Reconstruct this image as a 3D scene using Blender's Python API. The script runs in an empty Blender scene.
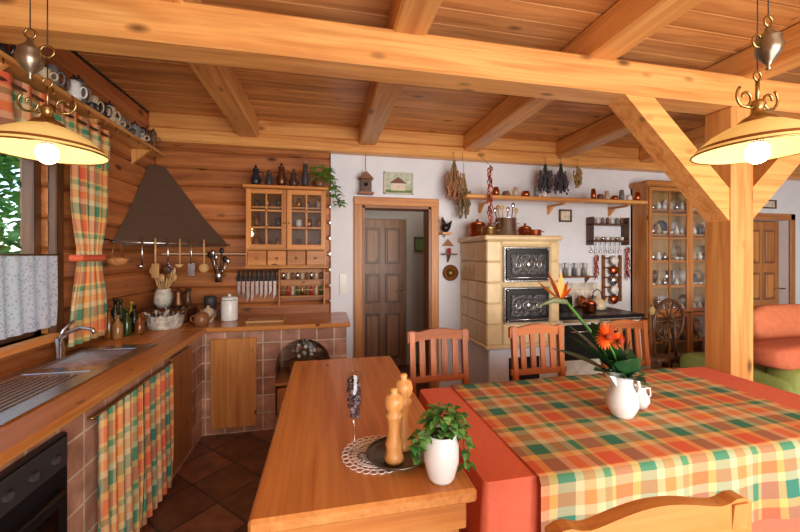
import bpy, math, random
from mathutils import Vector, Matrix
R=random.Random(7)
pi=math.pi
# ---------------------------------------------------------------- materials
def lin(c):
    o=[]
    for v in c:
        v/=255.0
        o.append(v/12.92 if v<=0.04045 else ((v+0.055)/1.055)**2.4)
    return (o[0],o[1],o[2],1.0)
def newmat(name):
    m=bpy.data.materials.new(name); m.use_nodes=True
    nt=m.node_tree; b=nt.nodes['Principled BSDF']
    return m,nt,b
_c={}
def M(name,col,rough=0.5,metal=0.0,var=0.12,nscale=18,bump=0.0,emit=None,es=0,alpha=1):
    if name in _c: return _c[name]
    m,nt,b=newmat(name)
    c=lin(col)
    n=nt.nodes.new('ShaderNodeTexNoise'); n.inputs['Scale'].default_value=nscale; n.inputs['Detail'].default_value=4
    tc=nt.nodes.new('ShaderNodeTexCoord'); nt.links.new(tc.outputs['Object'],n.inputs['Vector'])
    r=nt.nodes.new('ShaderNodeValToRGB')
    r.color_ramp.elements[0].position=0.3; r.color_ramp.elements[1].position=0.7
    r.color_ramp.elements[0].color=tuple(v*(1-var) for v in c[:3])+(1,)
    r.color_ramp.elements[1].color=tuple(min(1,v*(1+var)) for v in c[:3])+(1,)
    nt.links.new(n.outputs['Fac'],r.inputs['Fac']); nt.links.new(r.outputs['Color'],b.inputs['Base Color'])
    b.inputs['Roughness'].default_value=rough; b.inputs['Metallic'].default_value=metal
    if bump:
        bp=nt.nodes.new('ShaderNodeBump'); bp.inputs['Strength'].default_value=bump; bp.inputs['Distance'].default_value=0.01
        nt.links.new(n.outputs['Fac'],bp.inputs['Height']); nt.links.new(bp.outputs['Normal'],b.inputs['Normal'])
    if emit:
        b.inputs['Emission Color'].default_value=lin(emit); b.inputs['Emission Strength'].default_value=es
    _c[name]=m
    return m
PAL={'beam':((240,178,104),(210,138,72)),'ceil':((226,162,96),(184,118,62)),'log':((204,130,74),(156,90,50)),
     'furn':((220,150,80),(198,120,56)),'cab':((214,146,76),(184,112,52)),'chair':((206,122,66),(172,92,44)),
     'dark':((112,72,44),(78,48,28)),'door':((156,104,60),(120,74,40)),'pale':((222,184,126),(196,148,92)),'brown':((160,100,50),(126,74,36))}
def W(p,axis='X',rough=0.38):
    k='wood_'+p+'_'+axis
    if k in _c: return _c[k]
    m,nt,b=newmat(k); L=nt.links.new; N=nt.nodes.new
    base,dark=PAL[p]
    tc=N('ShaderNodeTexCoord'); at=N('ShaderNodeAttribute'); at.attribute_name='tint'
    mul=N('ShaderNodeMath'); mul.operation='MULTIPLY'; mul.inputs[1].default_value=9.0; L(at.outputs['Fac'],mul.inputs[0])
    add=N('ShaderNodeVectorMath'); add.operation='ADD'; L(tc.outputs['Object'],add.inputs[0]); L(mul.outputs[0],add.inputs[1])
    def mapn(a,c):
        mp=N('ShaderNodeMapping'); s=[c,c,c]; s['XYZ'.index(axis)]=a; mp.inputs['Scale'].default_value=s
        L(add.outputs[0],mp.inputs['Vector']); return mp
    m1=mapn(0.7,10); n1=N('ShaderNodeTexNoise'); n1.inputs['Scale'].default_value=1.6; n1.inputs['Detail'].default_value=5; n1.inputs['Distortion'].default_value=0.8
    L(m1.outputs[0],n1.inputs['Vector'])
    r=N('ShaderNodeValToRGB'); e=r.color_ramp.elements; e[0].position=0.30; e[0].color=lin(dark); e[1].position=0.60; e[1].color=lin(base)
    L(n1.outputs['Fac'],r.inputs['Fac'])
    m2=mapn(2,70); n2=N('ShaderNodeTexNoise'); n2.inputs['Scale'].default_value=1.0; n2.inputs['Detail'].default_value=3
    L(m2.outputs[0],n2.inputs['Vector'])
    mx=N('ShaderNodeMix'); mx.data_type='RGBA'; mx.blend_type='MULTIPLY'
    r2=N('ShaderNodeValToRGB'); r2.color_ramp.elements[0].position=0.3; r2.color_ramp.elements[0].color=(0.78,0.72,0.66,1); r2.color_ramp.elements[1].position=0.6
    L(n2.outputs['Fac'],r2.inputs['Fac']); mx.inputs[0].default_value=0.7
    L(r.outputs['Color'],mx.inputs[6]); L(r2.outputs['Color'],mx.inputs[7])
    m3=mapn(2.6,6.0); v=N('ShaderNodeTexVoronoi'); v.inputs['Scale'].default_value=1.0; L(m3.outputs[0],v.inputs['Vector'])
    r3=N('ShaderNodeValToRGB'); q=r3.color_ramp.elements; q[0].position=0.06; q[0].color=(1,1,1,1); q[1].position=0.17 if p in('beam','ceil','log') else 0.09; q[1].color=(0,0,0,1)
    L(v.outputs['Distance'],r3.inputs['Fac'])
    mk=N('ShaderNodeMix'); mk.data_type='RGBA'; L(r3.outputs['Color'],mk.inputs[0]); L(mx.outputs[2],mk.inputs[6]); mk.inputs[7].default_value=tuple(x*0.3 for x in lin(dark)[:3])+(1,)
    hs=N('ShaderNodeHueSaturation'); mr=N('ShaderNodeMapRange'); mr.inputs['To Min'].default_value=0.76; mr.inputs['To Max'].default_value=1.1
    L(at.outputs['Fac'],mr.inputs['Value']); L(mr.outputs[0],hs.inputs['Value']); L(mk.outputs[2],hs.inputs['Color'])
    L(hs.outputs[0],b.inputs['Base Color']); b.inputs['Roughness'].default_value=rough
    bp=N('ShaderNodeBump'); bp.inputs['Strength'].default_value=0.12; bp.inputs['Distance'].default_value=0.005; L(n2.outputs['Fac'],bp.inputs['Height']); L(bp.outputs[0],b.inputs['Normal'])
    _c[k]=m; return m
def plaid():
    if 'plaid' in _c: return _c['plaid']
    m,nt,b=newmat('plaid_fabric'); L=nt.links.new; N=nt.nodes.new
    tc=N('ShaderNodeTexCoord'); sp=N('ShaderNodeSeparateXYZ'); L(tc.outputs['UV'],sp.inputs[0])
    bands=[(0,(218,98,64)),(0.22,(226,176,98)),(0.32,(52,122,98)),(0.52,(214,196,152)),(0.62,(222,134,72)),(0.76,(218,190,140)),(0.86,(84,138,96)),(0.95,(220,180,110))]
    outs=[]
    for i in (0,1):
        d=N('ShaderNodeMath'); d.operation='DIVIDE'; d.inputs[1].default_value=0.33; L(sp.outputs[i],d.inputs[0])
        f=N('ShaderNodeMath'); f.operation='FRACT'; L(d.outputs[0],f.inputs[0])
        r=N('ShaderNodeValToRGB'); r.color_ramp.interpolation='CONSTANT'
        e=r.color_ramp.elements; e[0].position=0; e[0].color=lin(bands[0][1]); e[1].position=bands[1][0]; e[1].color=lin(bands[1][1])
        for p,c in bands[2:]:
            x=e.new(p); x.color=lin(c)
        L(f.outputs[0],r.inputs[0]); outs.append(r)
    mx=N('ShaderNodeMix'); mx.data_type='RGBA'; mx.inputs[0].default_value=0.5
    L(outs[0].outputs[0],mx.inputs[6]); L(outs[1].outputs[0],mx.inputs[7]); L(mx.outputs[2],b.inputs['Base Color'])
    b.inputs['Roughness'].default_value=0.85
    _c['plaid']=m; return m
def tilemat(name,c1,c2,cm,w,floor=False,mort=0.02,rough=0.4):
    if name in _c: return _c[name]
    m,nt,b=newmat(name); L=nt.links.new; N=nt.nodes.new
    tc=N('ShaderNodeTexCoord')
    if floor:
        mp=N('ShaderNodeMapping'); mp.inputs['Rotation'].default_value=(0,0,pi/4); L(tc.outputs['Object'],mp.inputs[0]); vec=mp.outputs[0]
    else:
        sp=N('ShaderNodeSeparateXYZ'); L(tc.outputs['Object'],sp.inputs[0])
        a=N('ShaderNodeMath'); L(sp.outputs[0],a.inputs[0]); L(sp.outputs[1],a.inputs[1])
        cb=N('ShaderNodeCombineXYZ'); L(a.outputs[0],cb.inputs[0]); L(sp.outputs[2],cb.inputs[1]); vec=cb.outputs[0]
    br=N('ShaderNodeTexBrick'); br.offset=0; br.squash=1; br.inputs['Scale'].default_value=1
    br.inputs['Brick Width'].default_value=w; br.inputs['Row Height'].default_value=w; br.inputs['Mortar Size'].default_value=mort*w
    br.inputs['Color1'].default_value=lin(c1); br.inputs['Color2'].default_value=lin(c2); br.inputs['Mortar'].default_value=lin(cm); br.inputs['Mortar Smooth'].default_value=0.2
    L(vec,br.inputs['Vector'])
    n=N('ShaderNodeTexNoise'); n.inputs['Scale'].default_value=9; n.inputs['Detail'].default_value=6; L(tc.outputs['Object'],n.inputs['Vector'])
    r=N('ShaderNodeValToRGB'); r.color_ramp.elements[0].position=0.3; r.color_ramp.elements[0].color=(0.5,0.46,0.42,1); r.color_ramp.elements[1].position=0.72; r.color_ramp.elements[1].color=(1.25,1.2,1.15,1)
    L(n.outputs['Fac'],r.inputs[0])
    mx=N('ShaderNodeMix'); mx.data_type='RGBA'; mx.blend_type='MULTIPLY'; mx.inputs[0].default_value=0.9; L(br.outputs['Color'],mx.inputs[6]); L(r.outputs[0],mx.inputs[7])
    L(mx.outputs[2],b.inputs['Base Color']); b.inputs['Roughness'].default_value=rough
    bp=N('ShaderNodeBump'); bp.invert=True; bp.inputs['Strength'].default_value=0.4; bp.inputs['Distance'].default_value=0.004; L(br.outputs['Fac'],bp.inputs['Height']); L(bp.outputs[0],b.inputs['Normal'])
    _c[name]=m; return m
def glassmat(name='clear_glass',tint=(0.97,0.98,0.98),fac=0.07):
    if name in _c: return _c[name]
    m,nt,b=newmat(name); nt.nodes.remove(b); L=nt.links.new; N=nt.nodes.new
    t=N('ShaderNodeBsdfTransparent'); t.inputs[0].default_value=tint+(1,); g=N('ShaderNodeBsdfGlossy'); g.inputs['Roughness'].default_value=0.03
    mx=N('ShaderNodeMixShader'); mx.inputs[0].default_value=fac; L(t.outputs[0],mx.inputs[1]); L(g.outputs[0],mx.inputs[2])
    L(mx.outputs[0],nt.nodes['Material Output'].inputs[0]); _c[name]=m; return m
def lacemat():
    if 'lace' in _c: return _c['lace']
    m,nt,b=newmat('white_lace'); L=nt.links.new; N=nt.nodes.new
    b.inputs['Base Color'].default_value=(0.74,0.78,0.86,1); b.inputs['Roughness'].default_value=0.9
    tr=N('ShaderNodeBsdfTranslucent'); tr.inputs[0].default_value=(0.6,0.66,0.78,1)
    t=N('ShaderNodeBsdfTransparent'); mx=N('ShaderNodeMixShader'); mx.inputs[0].default_value=0.4; L(b.outputs[0],mx.inputs[1]); L(tr.outputs[0],mx.inputs[2])
    tc=N('ShaderNodeTexCoord'); v=N('ShaderNodeTexVoronoi'); v.inputs['Scale'].default_value=60; L(tc.outputs['UV'],v.inputs['Vector'])
    r=N('ShaderNodeValToRGB'); r.color_ramp.elements[0].position=0.15; r.color_ramp.elements[0].color=(0.5,0.5,0.5,1); r.color_ramp.elements[1].position=0.45; r.color_ramp.elements[1].color=(.95,.95,.95,1); L(v.outputs['Distance'],r.inputs[0])
    m2=N('ShaderNodeMixShader'); L(r.outputs[0],m2.inputs[0]); L(t.outputs[0],m2.inputs[1]); L(mx.outputs[0],m2.inputs[2])
    L(m2.outputs[0],nt.nodes['Material Output'].inputs[0]); _c['lace']=m; return m
steel=M('brushed_steel',(205,208,212),0.25,1.0,0.05); brass=M('aged_brass',(176,150,100),0.3,1.0,0.1); black=M('black_iron',(26,25,26),0.35,0.2,0.1)
white=M('white_ceramic',(232,232,228),0.2,0,0.02); plaster=M('white_plaster',(232,236,244),0.9,0,0.03,6,0.05); dgrey=M('dark_grey',(60,58,60),0.5)
coral=M('coral_cloth',(226,112,82),0.9,0,0.05,60); green=M('leaf_green',(70,130,50),0.5,0,0.35,30); dgreen=M('dark_leaf',(38,80,42),0.35,0,0.3,14)
copper=M('copper',(190,110,70),0.3,1.0,0.1); cream=M('cream_tile',(226,202,156),0.25,0,0.08,12); redm=M('chili_red',(170,36,24),0.4,0,0.3)
# ---------------------------------------------------------------- mesh builder
class MB:
    def __init__(s,name): s.n=name; s.v=[];s.f=[];s.mi=[];s.sm=[];s.t=[];s.uv=[];s.mats=[];s.M=Matrix.Identity(4)
    def add(s,vs,fs,mat,smooth=False,uvs=None,tint=None):
        if mat not in s.mats: s.mats.append(mat)
        k=s.mats.index(mat); o=len(s.v); t=R.random() if tint is None else tint
        s.v+= [tuple(s.M@Vector(p)) for p in vs]
        for i,f in enumerate(fs):
            s.f.append([o+j for j in f]); s.mi.append(k); s.sm.append(smooth); s.t.append(t)
            s.uv.append([uvs[j] for j in f] if uvs else [(0,0)]*len(f))
        return s
    def box(s,x0,x1,y0,y1,z0,z1,mat,b=0.0,tint=None):
        if x0>x1:x0,x1=x1,x0
        if y0>y1:y0,y1=y1,y0
        if z0>z1:z0,z1=z1,z0
        b=min(b,(x1-x0)*.45,(y1-y0)*.45,(z1-z0)*.45)
        lo=(x0,y0,z0); hi=(x1,y1,z1)
        if b<=0:
            vs=[(x,y,z) for x in (x0,x1) for y in (y0,y1) for z in (z0,z1)]
            fs=[(0,1,3,2),(4,6,7,5),(0,4,5,1),(2,3,7,6),(0,2,6,4),(1,5,7,3)]
            return s.add(vs,fs,mat,False,None,tint)
        idx={};vs=[]
        for c in [(i,j,k) for i in (0,1) for j in (0,1) for k in (0,1)]:
            for a in range(3):
                p=[]
                for q in range(3):
                    e=hi[q] if c[q] else lo[q]
                    if q!=a: e+= -b if c[q] else b
                    p.append(e)
                idx[(c,a)]=len(vs); vs.append(tuple(p))
        fs=[]
        def cc(a,va,b_,vb,c_,vc):
            l=[0,0,0]; l[a]=va;l[b_]=vb;l[c_]=vc; return tuple(l)
        for a in range(3):
            p,q=[i for i in range(3) if i!=a]
            for va in (0,1):
                fs.append([idx[(cc(a,va,p,u,q,w),a)] for u,w in ((0,0),(1,0),(1,1),(0,1))])
        for a in range(3):
            p,q=[i for i in range(3) if i!=a]
            for u in (0,1):
                for w in (0,1):
                    c0=cc(a,0,p,u,q,w); c1=cc(a,1,p,u,q,w)
                    fs.append([idx[(c0,p)],idx[(c1,p)],idx[(c1,q)],idx[(c0,q)]])
        for c in [(i,j,k) for i in (0,1) for j in (0,1) for k in (0,1)]: fs.append([idx[(c,0)],idx[(c,1)],idx[(c,2)]])
        ctr=Vector([(lo[i]+hi[i])/2 for i in range(3)])
        for i,f in enumerate(fs):
            a,b2,c=[Vector(vs[j]) for j in f[:3]]
            if (b2-a).cross(c-a).dot((a+b2+c)/3-ctr)<0: fs[i]=f[::-1]
        return s.add(vs,fs,mat,False,None,tint)
    def lathe(s,prof,c,mat,seg=20,axis='Z',tint=None,caps=True):
        vs=[];fs=[]
        for r,z in prof:
            r=max(r,0.0004)
            for i in range(seg):
                a=2*pi*i/seg; p=(r*math.cos(a),r*math.sin(a),z)
                if axis=='Y': p=(p[0],-p[2],p[1])
                if axis=='X': p=(p[2],p[0],p[1])
                vs.append((c[0]+p[0],c[1]+p[1],c[2]+p[2]))
        n=len(prof)
        for j in range(n-1):
            for i in range(seg):
                fs.append((j*seg+i,j*seg+(i+1)%seg,(j+1)*seg+(i+1)%seg,(j+1)*seg+i))
        if caps: fs.append(tuple(range(seg))[::-1]) ; fs.append(tuple((n-1)*seg+i for i in range(seg)))
        return s.add(vs,fs,mat,True,None,tint)
    def cyl(s,c,r,h,mat,seg=20,axis='Z',r2=None):
        r2=r if r2 is None else r2
        return s.lathe([(0,0),(r,0),(r,0),(r2,h),(r2,h),(0,h)],c,mat,seg,axis)
    def sph(s,c,r,mat,seg=14,rings=8):
        if not hasattr(r,'__len__'): r=(r,r,r)
        vs=[];fs=[]
        for j in range(rings+1):
            ph=-pi/2+pi*j/rings; cr=max(math.cos(ph),0.002)
            for i in range(seg):
                a=2*pi*i/seg; vs.append((c[0]+r[0]*cr*math.cos(a),c[1]+r[1]*cr*math.sin(a),c[2]+r[2]*math.sin(ph)))
        for j in range(rings):
            for i in range(seg): fs.append((j*seg+i,j*seg+(i+1)%seg,(j+1)*seg+(i+1)%seg,(j+1)*seg+i))
        return s.add(vs,fs,mat,True)
    def tube(s,pts,r,mat,seg=8,closed=False):
        pts=[Vector(p) for p in pts]; n=len(pts); rs=r if hasattr(r,'__len__') else [r]*n
        vs=[];fs=[]; up=None
        for i,p in enumerate(pts):
            if closed: t=(pts[(i+1)%n]-pts[i-1])
            else: t=pts[min(i+1,n-1)]-pts[max(i-1,0)]
            t.normalize()
            if up is None:
                up=Vector((0,0,1)) if abs(t.z)<0.9 else Vector((1,0,0))
            a=t.cross(up)
            if a.length<1e-4: a=t.orthogonal()
            a.normalize(); b=a.cross(t).normalized(); up=b
            for k in range(seg):
                th=2*pi*k/seg; q=p+a*rs[i]*math.cos(th)+b*rs[i]*math.sin(th); vs.append(tuple(q))
        m=n if closed else n-1
        for i in range(m):
            for k in range(seg): fs.append((i*seg+k,((i+1)%n)*seg+k,((i+1)%n)*seg+(k+1)%seg,i*seg+(k+1)%seg))
        if not closed:
            fs.append(tuple(range(seg))); fs.append(tuple((n-1)*seg+k for k in range(seg))[::-1])
        return s.add(vs,fs,mat,True)
    def ring(s,c,r,t,mat,axis='Z',seg=24,ts=6,ry=None):
        ry=ry or r; P=[]
        for i in range(seg):
            a=2*pi*i/seg; u,v=r*math.cos(a),ry*math.sin(a)
            P.append({'Z':(c[0]+u,c[1]+v,c[2]),'Y':(c[0]+u,c[1],c[2]+v),'X':(c[0],c[1]+u,c[2]+v)}[axis])
        return s.tube(P,t,mat,ts,True)
    def prism(s,poly,axis,a0,a1,mat,smooth=False):
        n=len(poly)
        def P(u,v,a): return {'X':(a,u,v),'Y':(u,a,v),'Z':(u,v,a)}[axis]
        vs=[P(u,v,a0) for u,v in poly]+[P(u,v,a1) for u,v in poly]
        ar=sum(poly[i][0]*poly[(i+1)%n][1]-poly[(i+1)%n][0]*poly[i][1] for i in range(n))
        fs=[tuple(range(n)),tuple(range(2*n-1,n-1,-1))]+[(i,n+i,n+(i+1)%n,(i+1)%n) for i in range(n)]
        flip=(ar>0)!=(axis=='Y')
        if flip: fs=[f[::-1] for f in fs]
        return s.add(vs,fs,mat,smooth)
    def grid(s,fn,nu,nv,mat,uvf=None,smooth=True):
        vs=[];uv=[]
        for j in range(nv+1):
            for i in range(nu+1):
                u,v=i/nu,j/nv; vs.append(fn(u,v)); uv.append(uvf(u,v) if uvf else (u,v))
        fs=[(j*(nu+1)+i,j*(nu+1)+i+1,(j+1)*(nu+1)+i+1,(j+1)*(nu+1)+i) for j in range(nv) for i in range(nu)]
        return s.add(vs,fs,mat,smooth,uv)
    def leaf(s,p,d,L,w,mat,droop=0.3,nl=4):
        p=Vector(p); d=Vector(d).normalized(); side=d.cross(Vector((0,0,1)))
        if side.length<0.05: side=Vector((1,0,0))
        side.normalize(); vs=[]; fs=[]
        for i in range(nl+1):
            t=i/nl; q=p+d*L*t+Vector((0,0,-droop*L*t*t)); ww=w*math.sin(pi*min(0.97,max(0.08,t**0.8)))*0.5
            vs+= [tuple(q-side*ww+Vector((0,0,ww*.3))),tuple(q),tuple(q+side*ww+Vector((0,0,ww*.3)))]
        for i in range(nl):
            a=i*3; fs+=[(a,a+1,a+4,a+3),(a+1,a+2,a+5,a+4)]
        return s.add(vs,fs,mat,True)
    def done(s,origin=True,parent=None):
        me=bpy.data.meshes.new(s.n); o=Vector((0,0,0))
        if origin:
            xs=[p[0] for p in s.v];ys=[p[1] for p in s.v];zs=[p[2] for p in s.v]
            o=Vector(((min(xs)+max(xs))/2,(min(ys)+max(ys))/2,min(zs)))
        me.from_pydata([(p[0]-o.x,p[1]-o.y,p[2]-o.z) for p in s.v],[],s.f)
        for m in s.mats: me.materials.append(m)
        me.polygons.foreach_set('material_index',s.mi); me.polygons.foreach_set('use_smooth',s.sm)
        at=me.attributes.new('tint','FLOAT','FACE'); at.data.foreach_set('value',s.t)
        ul=me.uv_layers.new(name='UVMap'); flat=[]
        for u in s.uv:
            for q in u: flat+=[q[0],q[1]]
        ul.data.foreach_set('uv',flat); me.update()
        ob=bpy.data.objects.new(s.n,me); ob.location=o; bpy.context.scene.collection.objects.link(ob)
        if parent: ob.parent=parent
        return ob
# ================================================================= ROOM
XL,XR,YF,YB,ZC=-1.6,6.9,-2.6,3.8,2.83
f=MB('floor'); f.box(XL-.2,XR+.2,YF-.2,5.0,-.1,0,tilemat('terracotta_floor',(138,90,68),(98,64,48),(70,54,46),0.30,True,0.03,0.28)); f.done(False)
c=MB('ceiling'); y=YF
while y<YB:
    c.box(XL,2.6,y,min(y+.126,YB),ZC,ZC+.03,W('ceil','X'),.004); c.box(2.6,XR,y,min(y+.126,YB),ZC,ZC+.03,W('ceil','X'),.004); y+=.13
c.box(XL-.2,XR+.2,YF-.2,5.0,ZC+.03,ZC+.1,W('dark','X')); c.done(False)  # unseen lining over the boards, added to block light from above
WY0,WY1,WZ0,WZ1=1.15,2.52,1.03,2.12
w=MB('wall_left'); z=0
while z<ZC:
    z1=min(z+.192,ZC)
    if z1>WZ0+.02 and z<WZ1-.02:
        w.box(XL-.18,XL,YF,WY0,z,z1-.002,W('log','Y'),.02); w.box(XL-.18,XL,WY1,YB+.2,z,z1-.002,W('log','Y'),.02)
        if z<WZ0: w.box(XL-.17,XL-.005,WY0,WY1,z,WZ0,W('log','Y'),.005)
        if z1>WZ1: w.box(XL-.17,XL-.005,WY0,WY1,WZ1,z1,W('log','Y'),.005)
    else: w.box(XL-.18,XL,YF,YB+.2,z,z1-.002,W('log','Y'),.02)
    z+=.192
w.done(False)
w=MB('wall_back'); z=0.0
while z<ZC:
    z1=min(z+.168,ZC); w.box(XL,.06,YB-.0,YB+.2,z,z1-.002,W('log','X'),.022); z+=.168
DX0,DX1,DZ=.39,1.15,2.03
w.box(.06,DX0,YB,YB+.2,0,ZC,plaster); w.box(DX0,DX1,YB,YB+.2,DZ,ZC,plaster)
w.box(DX1,5.75,YB,YB+.2,0,ZC,plaster); w.box(5.75,6.45,YB,YB+.2,1.99,ZC,plaster); w.box(6.45,XR,YB,YB+.2,0,ZC,plaster)
w.done(False)
w=MB('wall_right'); w.box(XR,XR+.2,YF-.2,YB+.2,0,ZC,plaster); w.done(False)
w=MB('wall_front'); w.box(XL-.2,0,YF-.2,YF,0,ZC,plaster); w.box(0,4.5,YF-.2,YF,0,.6,plaster); w.box(0,4.5,YF-.2,YF,2.4,ZC,plaster); w.box(4.5,XR,YF-.2,YF,0,ZC,plaster); w.done(False)
w=MB('added_window'); fm=W('cab','X')  # invented window behind the camera, added as a setting for the fill lamp
for z0,z1 in ((.6,.68),(2.32,2.4)): w.box(0,4.5,YF-.12,YF-.04,z0,z1,fm)
for x in (0,1.45,2.95,4.42): w.box(x,x+.08,YF-.12,YF-.04,.6,2.4,fm)
w.done(False)
w=MB('wall_hall'); hp=M('hall_plaster',(180,174,168),.9,0,.03)
w.box(.1,.15,YB+.2,4.75,0,ZC,hp); w.box(1.6,1.65,YB+.2,4.75,0,ZC,hp); w.box(.1,1.65,4.75,4.8,0,ZC,hp)
w.box(5.4,5.45,YB+.2,4.75,0,ZC,hp); w.box(6.8,6.85,YB+.2,4.75,0,ZC,hp); w.box(5.4,6.85,4.75,4.8,0,ZC,hp); w.done(False)
def paneldoor(name,x0,x1,y,zt,pal='door'):
    d=MB(name); d.box(x0,x1,y,y+.04,0.005,zt,W(pal,'Z'),.004)
    wd=(x1-x0)
    for z0,z1 in ((.12,.72),(.86,1.25),(1.38,zt-.12)):
        for a,b in ((x0+.09,x0+wd/2-.035),(x0+wd/2+.035,x1-.09)):
            d.box(a,b,y-.012,y,z0,z1,W('brown' if pal!='door' else 'dark','Z'),.01); d.box(a+.03,b-.03,y-.02,y-.01,z0+.03,z1-.03,W(pal,'Z'),.008)
    d.cyl((x1-.05,y-.05,1.02),.01,.05,brass,10,'Y'); d.tube([(x1-.05,y-.05,1.02),(x1-.15,y-.055,1.02)],.008,brass)
    return d.done(False)
paneldoor('door_2',.42,1.08,4.69,1.98)
paneldoor('door_3',5.76,6.44,3.9,1.98,'cab')
w=MB('door_1'); fr=W('cab','Z')
w.box(DX0-.09,DX0,YB-.03,YB,0,DZ+.09,fr,.006); w.box(DX1,DX1+.09,YB-.03,YB,0,DZ+.09,fr,.006); w.box(DX0-.09,DX1+.09,YB-.035,YB,DZ,DZ+.09,W('cab','X'),.006)
w.box(DX0,DX0+.025,YB-.02,YB+.2,0,DZ,W('brown','Z')); w.box(DX1-.025,DX1,YB-.02,YB+.2,0,DZ,W('brown','Z')); w.box(DX0,DX1,YB-.02,YB+.2,DZ-.025,DZ,W('brown','X')); w.done(False)
w=MB('trim_1')
w.box(5.66,5.75,YB-.03,YB,0,2.08,fr,.006); w.box(6.45,6.54,YB-.03,YB,0,2.08,fr,.006); w.box(5.66,6.54,YB-.03,YB,1.99,2.08,W('cab','X'),.006); w.done(False)
w=MB('ceiling_beam_back'); w.box(XL,XR,YB-.13,YB-.001,2.56,2.69,W('beam','X'),.015); w.box(XL,XR,YB-.12,YB-.001,2.695,ZC,W('beam','X'),.015); w.done(False)
w=MB('ceiling_beam_main'); w.box(XL,XR,1.78,1.96,2.46,2.66,W('beam','X'),.012); w.done(False)
for xc in (-.72,.43,1.58,2.73,3.88,5.03,6.18):
    w=MB('ceiling_joist'); w.box(xc-.09,xc+.09,YF,YB-.12,2.64,ZC-.001,W('beam','Y'),.012); w.done(False)
w=MB('timber_post')
w.box(2.55,2.73,1.78,1.96,0,2.46,W('beam','Z'),.012)
w.prism([(1.76,2.46),(1.97,2.46),(2.55,1.93),(2.55,1.72)],'Y',1.80,1.94,W('beam','X')); w.prism([(2.73,1.72),(2.73,1.93),(3.31,2.46),(3.52,2.46)],'Y',1.80,1.94,W('beam','X')); w.done(False)
w=MB('window_1'); wf=W('dark','Y'); wz=W('dark','Z')
x0,x1=XL-.12,XL-.06
w.box(x0,x1,WY0,WY1,WZ0,WZ0+.06,wf); w.box(x0,x1,WY0,WY1,WZ1-.06,WZ1,wf)
for yy in (WY0,(WY0+WY1)/2-.04,WY1-.055): w.box(x0,x1,yy,yy+.055,WZ0,WZ1,wz)
w.box(x0+.02,x0+.026,WY0,WY1,WZ0,WZ1,glassmat('window_glass',(.97,.99,1.0),.04))
w.box(XL-.03,XL+.015,WY1,WY1+.07,WZ0-.05,WZ1+.05,W('dark','Z'),.005); w.box(XL-.18,XL+.06,WY0-.08,WY1+.06,WZ0-.035,WZ0,W('furn','Y'),.005); w.done(False)
# ================================================================= CURTAINS
def curtain(name,x,y0,y1,z0,z1,amp,waves,mat,waist=None,uvoff=0,sc=1.25,nu=80,nv=14):
    c=MB(name)
    def fn(u,v):
        z=z0+(z1-z0)*v; cy=(y0+y1)/2; k=1.0
        if waist: k=1-0.42*math.exp(-((z-waist)/.22)**2)
        yy=cy+(u-.5)*(y1-y0)*k
        xx=x+amp*math.sin(u*waves*2*pi+1.3*math.sin(v*2))*(0.75+.25*math.cos(v*3))
        return (xx,yy,z)
    c.grid(fn,nu,nv,mat,lambda u,v:((y0+(y1-y0)*u*sc+uvoff),z0+(z1-z0)*v)); return c
c=curtain('window_curtain',XL+.10,2.48,2.86,.95,2.14,.022,5,plaid(),1.48,0,1.6); c.box(XL+.06,XL+.14,2.54,2.79,1.46,1.50,plaid(),.01); c.done(False)
c=curtain('window_valance',XL+.11,1.0,2.86,2.08,2.37,.02,16,plaid(),None,0,1.3,200,4); c.tube([(XL+.11,.95,2.33),(XL+.11,2.88,2.33)],.01,W('dark','Y')); c.done(False)
c=curtain('lace_curtain',XL+.03,1.15,2.50,1.08,1.50,.01,14,lacemat(),None,0,1.2,160,4); c.tube([(XL+.03,1.12,1.50),(XL+.03,2.52,1.50)],.006,brass); c.done(False)
# ================================================================= COUNTERS
masonry=tilemat('masonry_tiles',(198,150,126),(152,102,80),(206,190,164),0.15,False,0.04,.45)
topw=W('furn','Y',.22); topx=W('furn','X',.22)
k=MB('kitchen_counter')
k.box(XL+.002,-1.0,.3,3.79,0.0,.86,masonry)
FY=3.22
k.box(-1.0,-.44,FY,3.79,0,.86,masonry); k.box(.07,.19,FY,3.79,0,.86,masonry); k.box(-.44,.07,3.72,3.79,0,.86,masonry); k.box(-.44,.07,FY,3.72,0,.10,masonry)
n=14; cx=-.185; rr=.235
for i in range(n):
    a0=pi*i/n; a1=pi*(i+1)/n
    xa,za=cx+rr*math.cos(a1),.53+rr*math.sin(a1); xb,zb=cx+rr*math.cos(a0),.53+rr*math.sin(a0)
    k.prism([(xa,za),(xb,zb),(xb,.86),(xa,.86)],'Y',FY,FY+.1,masonry)
k.box(-.44,cx-rr,FY,FY+.1,.10,.86,masonry); k.box(cx+rr,.07,FY,FY+.1,.10,.86,masonry)
k.box(-.43,.06,FY+.02,3.72,.36,.385,topx)
k.box(-.41,.04,FY+.03,FY+.3,.11,.33,W('cab','X'),.006); k.box(-.39,-.19,FY+.01,FY+.03,.14,.30,W('cab','X'),.006); k.box(-.18,.02,FY+.01,FY+.03,.14,.30,W('cab','X'),.006)
k.box(XL+.002,-1.47,.3,3.79,.86,.90,topw,.004); k.box(-1.17,-.95,.3,3.17,.86,.90,topw,.006)
k.box(-1.47,-1.17,.3,2.18,.86,.90,topw); k.box(-1.47,-1.17,2.56,3.79,.86,.90,topw); k.box(-1.17,.22,3.17,3.79,.86,.90,topx,.006)
k.box(-.93,-.57,FY-.022,FY,.05,.80,W('cab','Z'),.006); k.cyl((-.60,FY-.022,.7),.012,.02,brass,10,'Y')
k.box(-1.0,-.978,2.58,2.93,.05,.82,W('brown','Z'),.006)
k.tube([(-.99,1.76,.80),(-.975,1.76,.80),(-.975,2.56,.80),(-.99,2.56,.80)],.007,brass)
k.done(False)
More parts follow.
